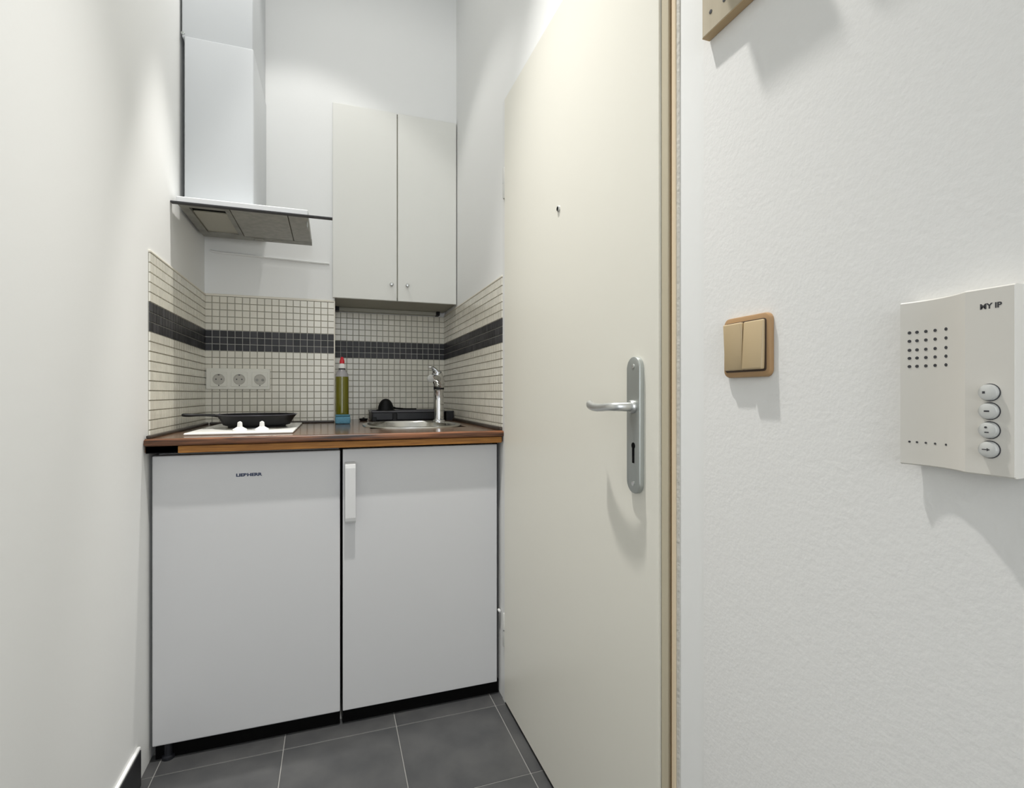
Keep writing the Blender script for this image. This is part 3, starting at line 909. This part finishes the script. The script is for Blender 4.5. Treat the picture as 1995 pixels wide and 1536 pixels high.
for ratio in (1.5257, 1.5563, 1.5928, 1.6318, 1.6782):
    yv = 0.33
    for _ in range(40):
        yv = 0.5 * yv + 0.5 * (XR - depth(yv)) / ratio
    t = depth(yv)
    for k, zc in enumerate((1.0730, 1.0649, 1.0562, 1.0484, 1.0405, 0.9680)):
        r = 0.00150 if k < 5 else 0.0010
        slope = (depth(yv - 0.001) - depth(yv + 0.001)) / 0.002
        b = hb if k < 5 else mb
        o_ = [b.verts.new((XR - t - 0.0003 + slope * r * math.cos(a), yv + r * math.cos(a), zc + r * math.sin(a))) for a in [2 * math.pi * q / 10 for q in range(10)]]
        i_ = [b.verts.new((v.co.x + 0.002, v.co.y, v.co.z)) for v in o_]
        for q in range(10):
            b.faces.new((o_[q], o_[(q + 1) % 10], i_[(q + 1) % 10], i_[q]))
        b.faces.new(o_)
        b.faces.new(i_)
obj('speaker_holes', hb, M_MARK, ic, label='grid of small dark speaker holes')
obj('microphone_holes', mb, M_MARK, ic, label='row of five tiny dark holes')
R_FACE = Matrix.Rotation(-math.pi / 2, 4, 'Z') @ Matrix.Rotation(math.pi / 2, 4, 'X')
obj('printed_mark', text_bm('MY IP', 0.0062, 0.0001, Matrix.Translation((XR - 0.0221, 0.2741, 1.0870)) @ R_FACE, 0.0150, 0.0002), M_MARK, ic)
for k, zc in enumerate((1.0153, 0.9998, 0.9840, 0.9680)):
    yb = 0.2745
    bn = obj('button', L([(0.0068, 0), (0.0068, -0.0028), (0.0062, -0.0042), (0.0045, -0.0048), (0.001, -0.0049)], (XR - 0.022, yb, zc), 'X', 28), M_BTN, ic, smooth=True)
    obj('button_ring', L([(0.0074, 0), (0.0074, -0.0005)], (XR - 0.0219, yb, zc), 'X', 28), M_MARK, bn)
    b = bmesh.new()
    xf0, xf1 = XR - 0.0272, XR - 0.0268
    if k == 0:
        box(b, xf0, xf1 + 0.0004, yb + 0.0010, yb + 0.0028, zc - 0.001, zc + 0.001)
    elif k == 1:
        box(b, xf0, xf1 + 0.0004, yb - 0.0020, yb + 0.0016, zc - 0.0007, zc + 0.0007)
    elif k == 2:
        lathe(b, [(0.0009, 0), (0.0009, -0.0008)], (xf1 + 0.0002, yb + 0.0004, zc + 0.0024), 'X', 10)
        box(b, xf0, xf1 + 0.0004, yb - 0.0016, yb + 0.0012, zc - 0.0022, zc - 0.0012)
    else:
        box(b, xf0, xf1 + 0.0004, yb - 0.0006, yb + 0.0030, zc - 0.0004, zc + 0.0004)
        slab(b, [(yb - 0.0026, zc), (yb - 0.0004, zc + 0.0013), (yb - 0.0004, zc - 0.0013)], lambda u, v, d: Vector((d, u, v)), xf0, xf1)
    obj('button_symbol', b, M_MARK, bn)

# ------------------------------------------------------------------ coat rack above the switch
cr = thing('coat_rack', 'beige wooden coat rack on the wall above the light switch', 'coat rack', (XR, 0.30, 1.6))
obj('back_board', B(XR - 0.0145, XR - 0.0003, -0.12, 0.637, 1.546, 1.700, bev=0.0008, seg=1), M_RACKW, cr)
obj('lower_edge', B(XR - 0.0140, XR - 0.0006, -0.119, 0.6372, 1.5452, 1.5464), M_RACKE, cr)
for yv, zv in ((0.6182, 1.5735), (0.5905, 1.5712), (0.20, 1.5735), (0.08, 1.5712)):
    obj('screw', L([(0.0030, 0), (0.0030, -0.0006), (0.0012, -0.0008)], (XR - 0.0145, yv, zv), 'X', 12), M_MARK, cr)
for k in range(6):
    y1 = 0.637 - k * 0.125
    hk = obj('peg_shelf', B(XR - 0.085, XR - 0.0148, y1 - 0.095, y1, 1.728, 1.742, bev=0.002), M_RACKW, cr)
    obj('peg_bracket', B(XR - 0.030, XR - 0.0003, y1 - 0.055, y1 - 0.040, 1.700, 1.728, bev=0.001, seg=1), M_RACKE, hk)
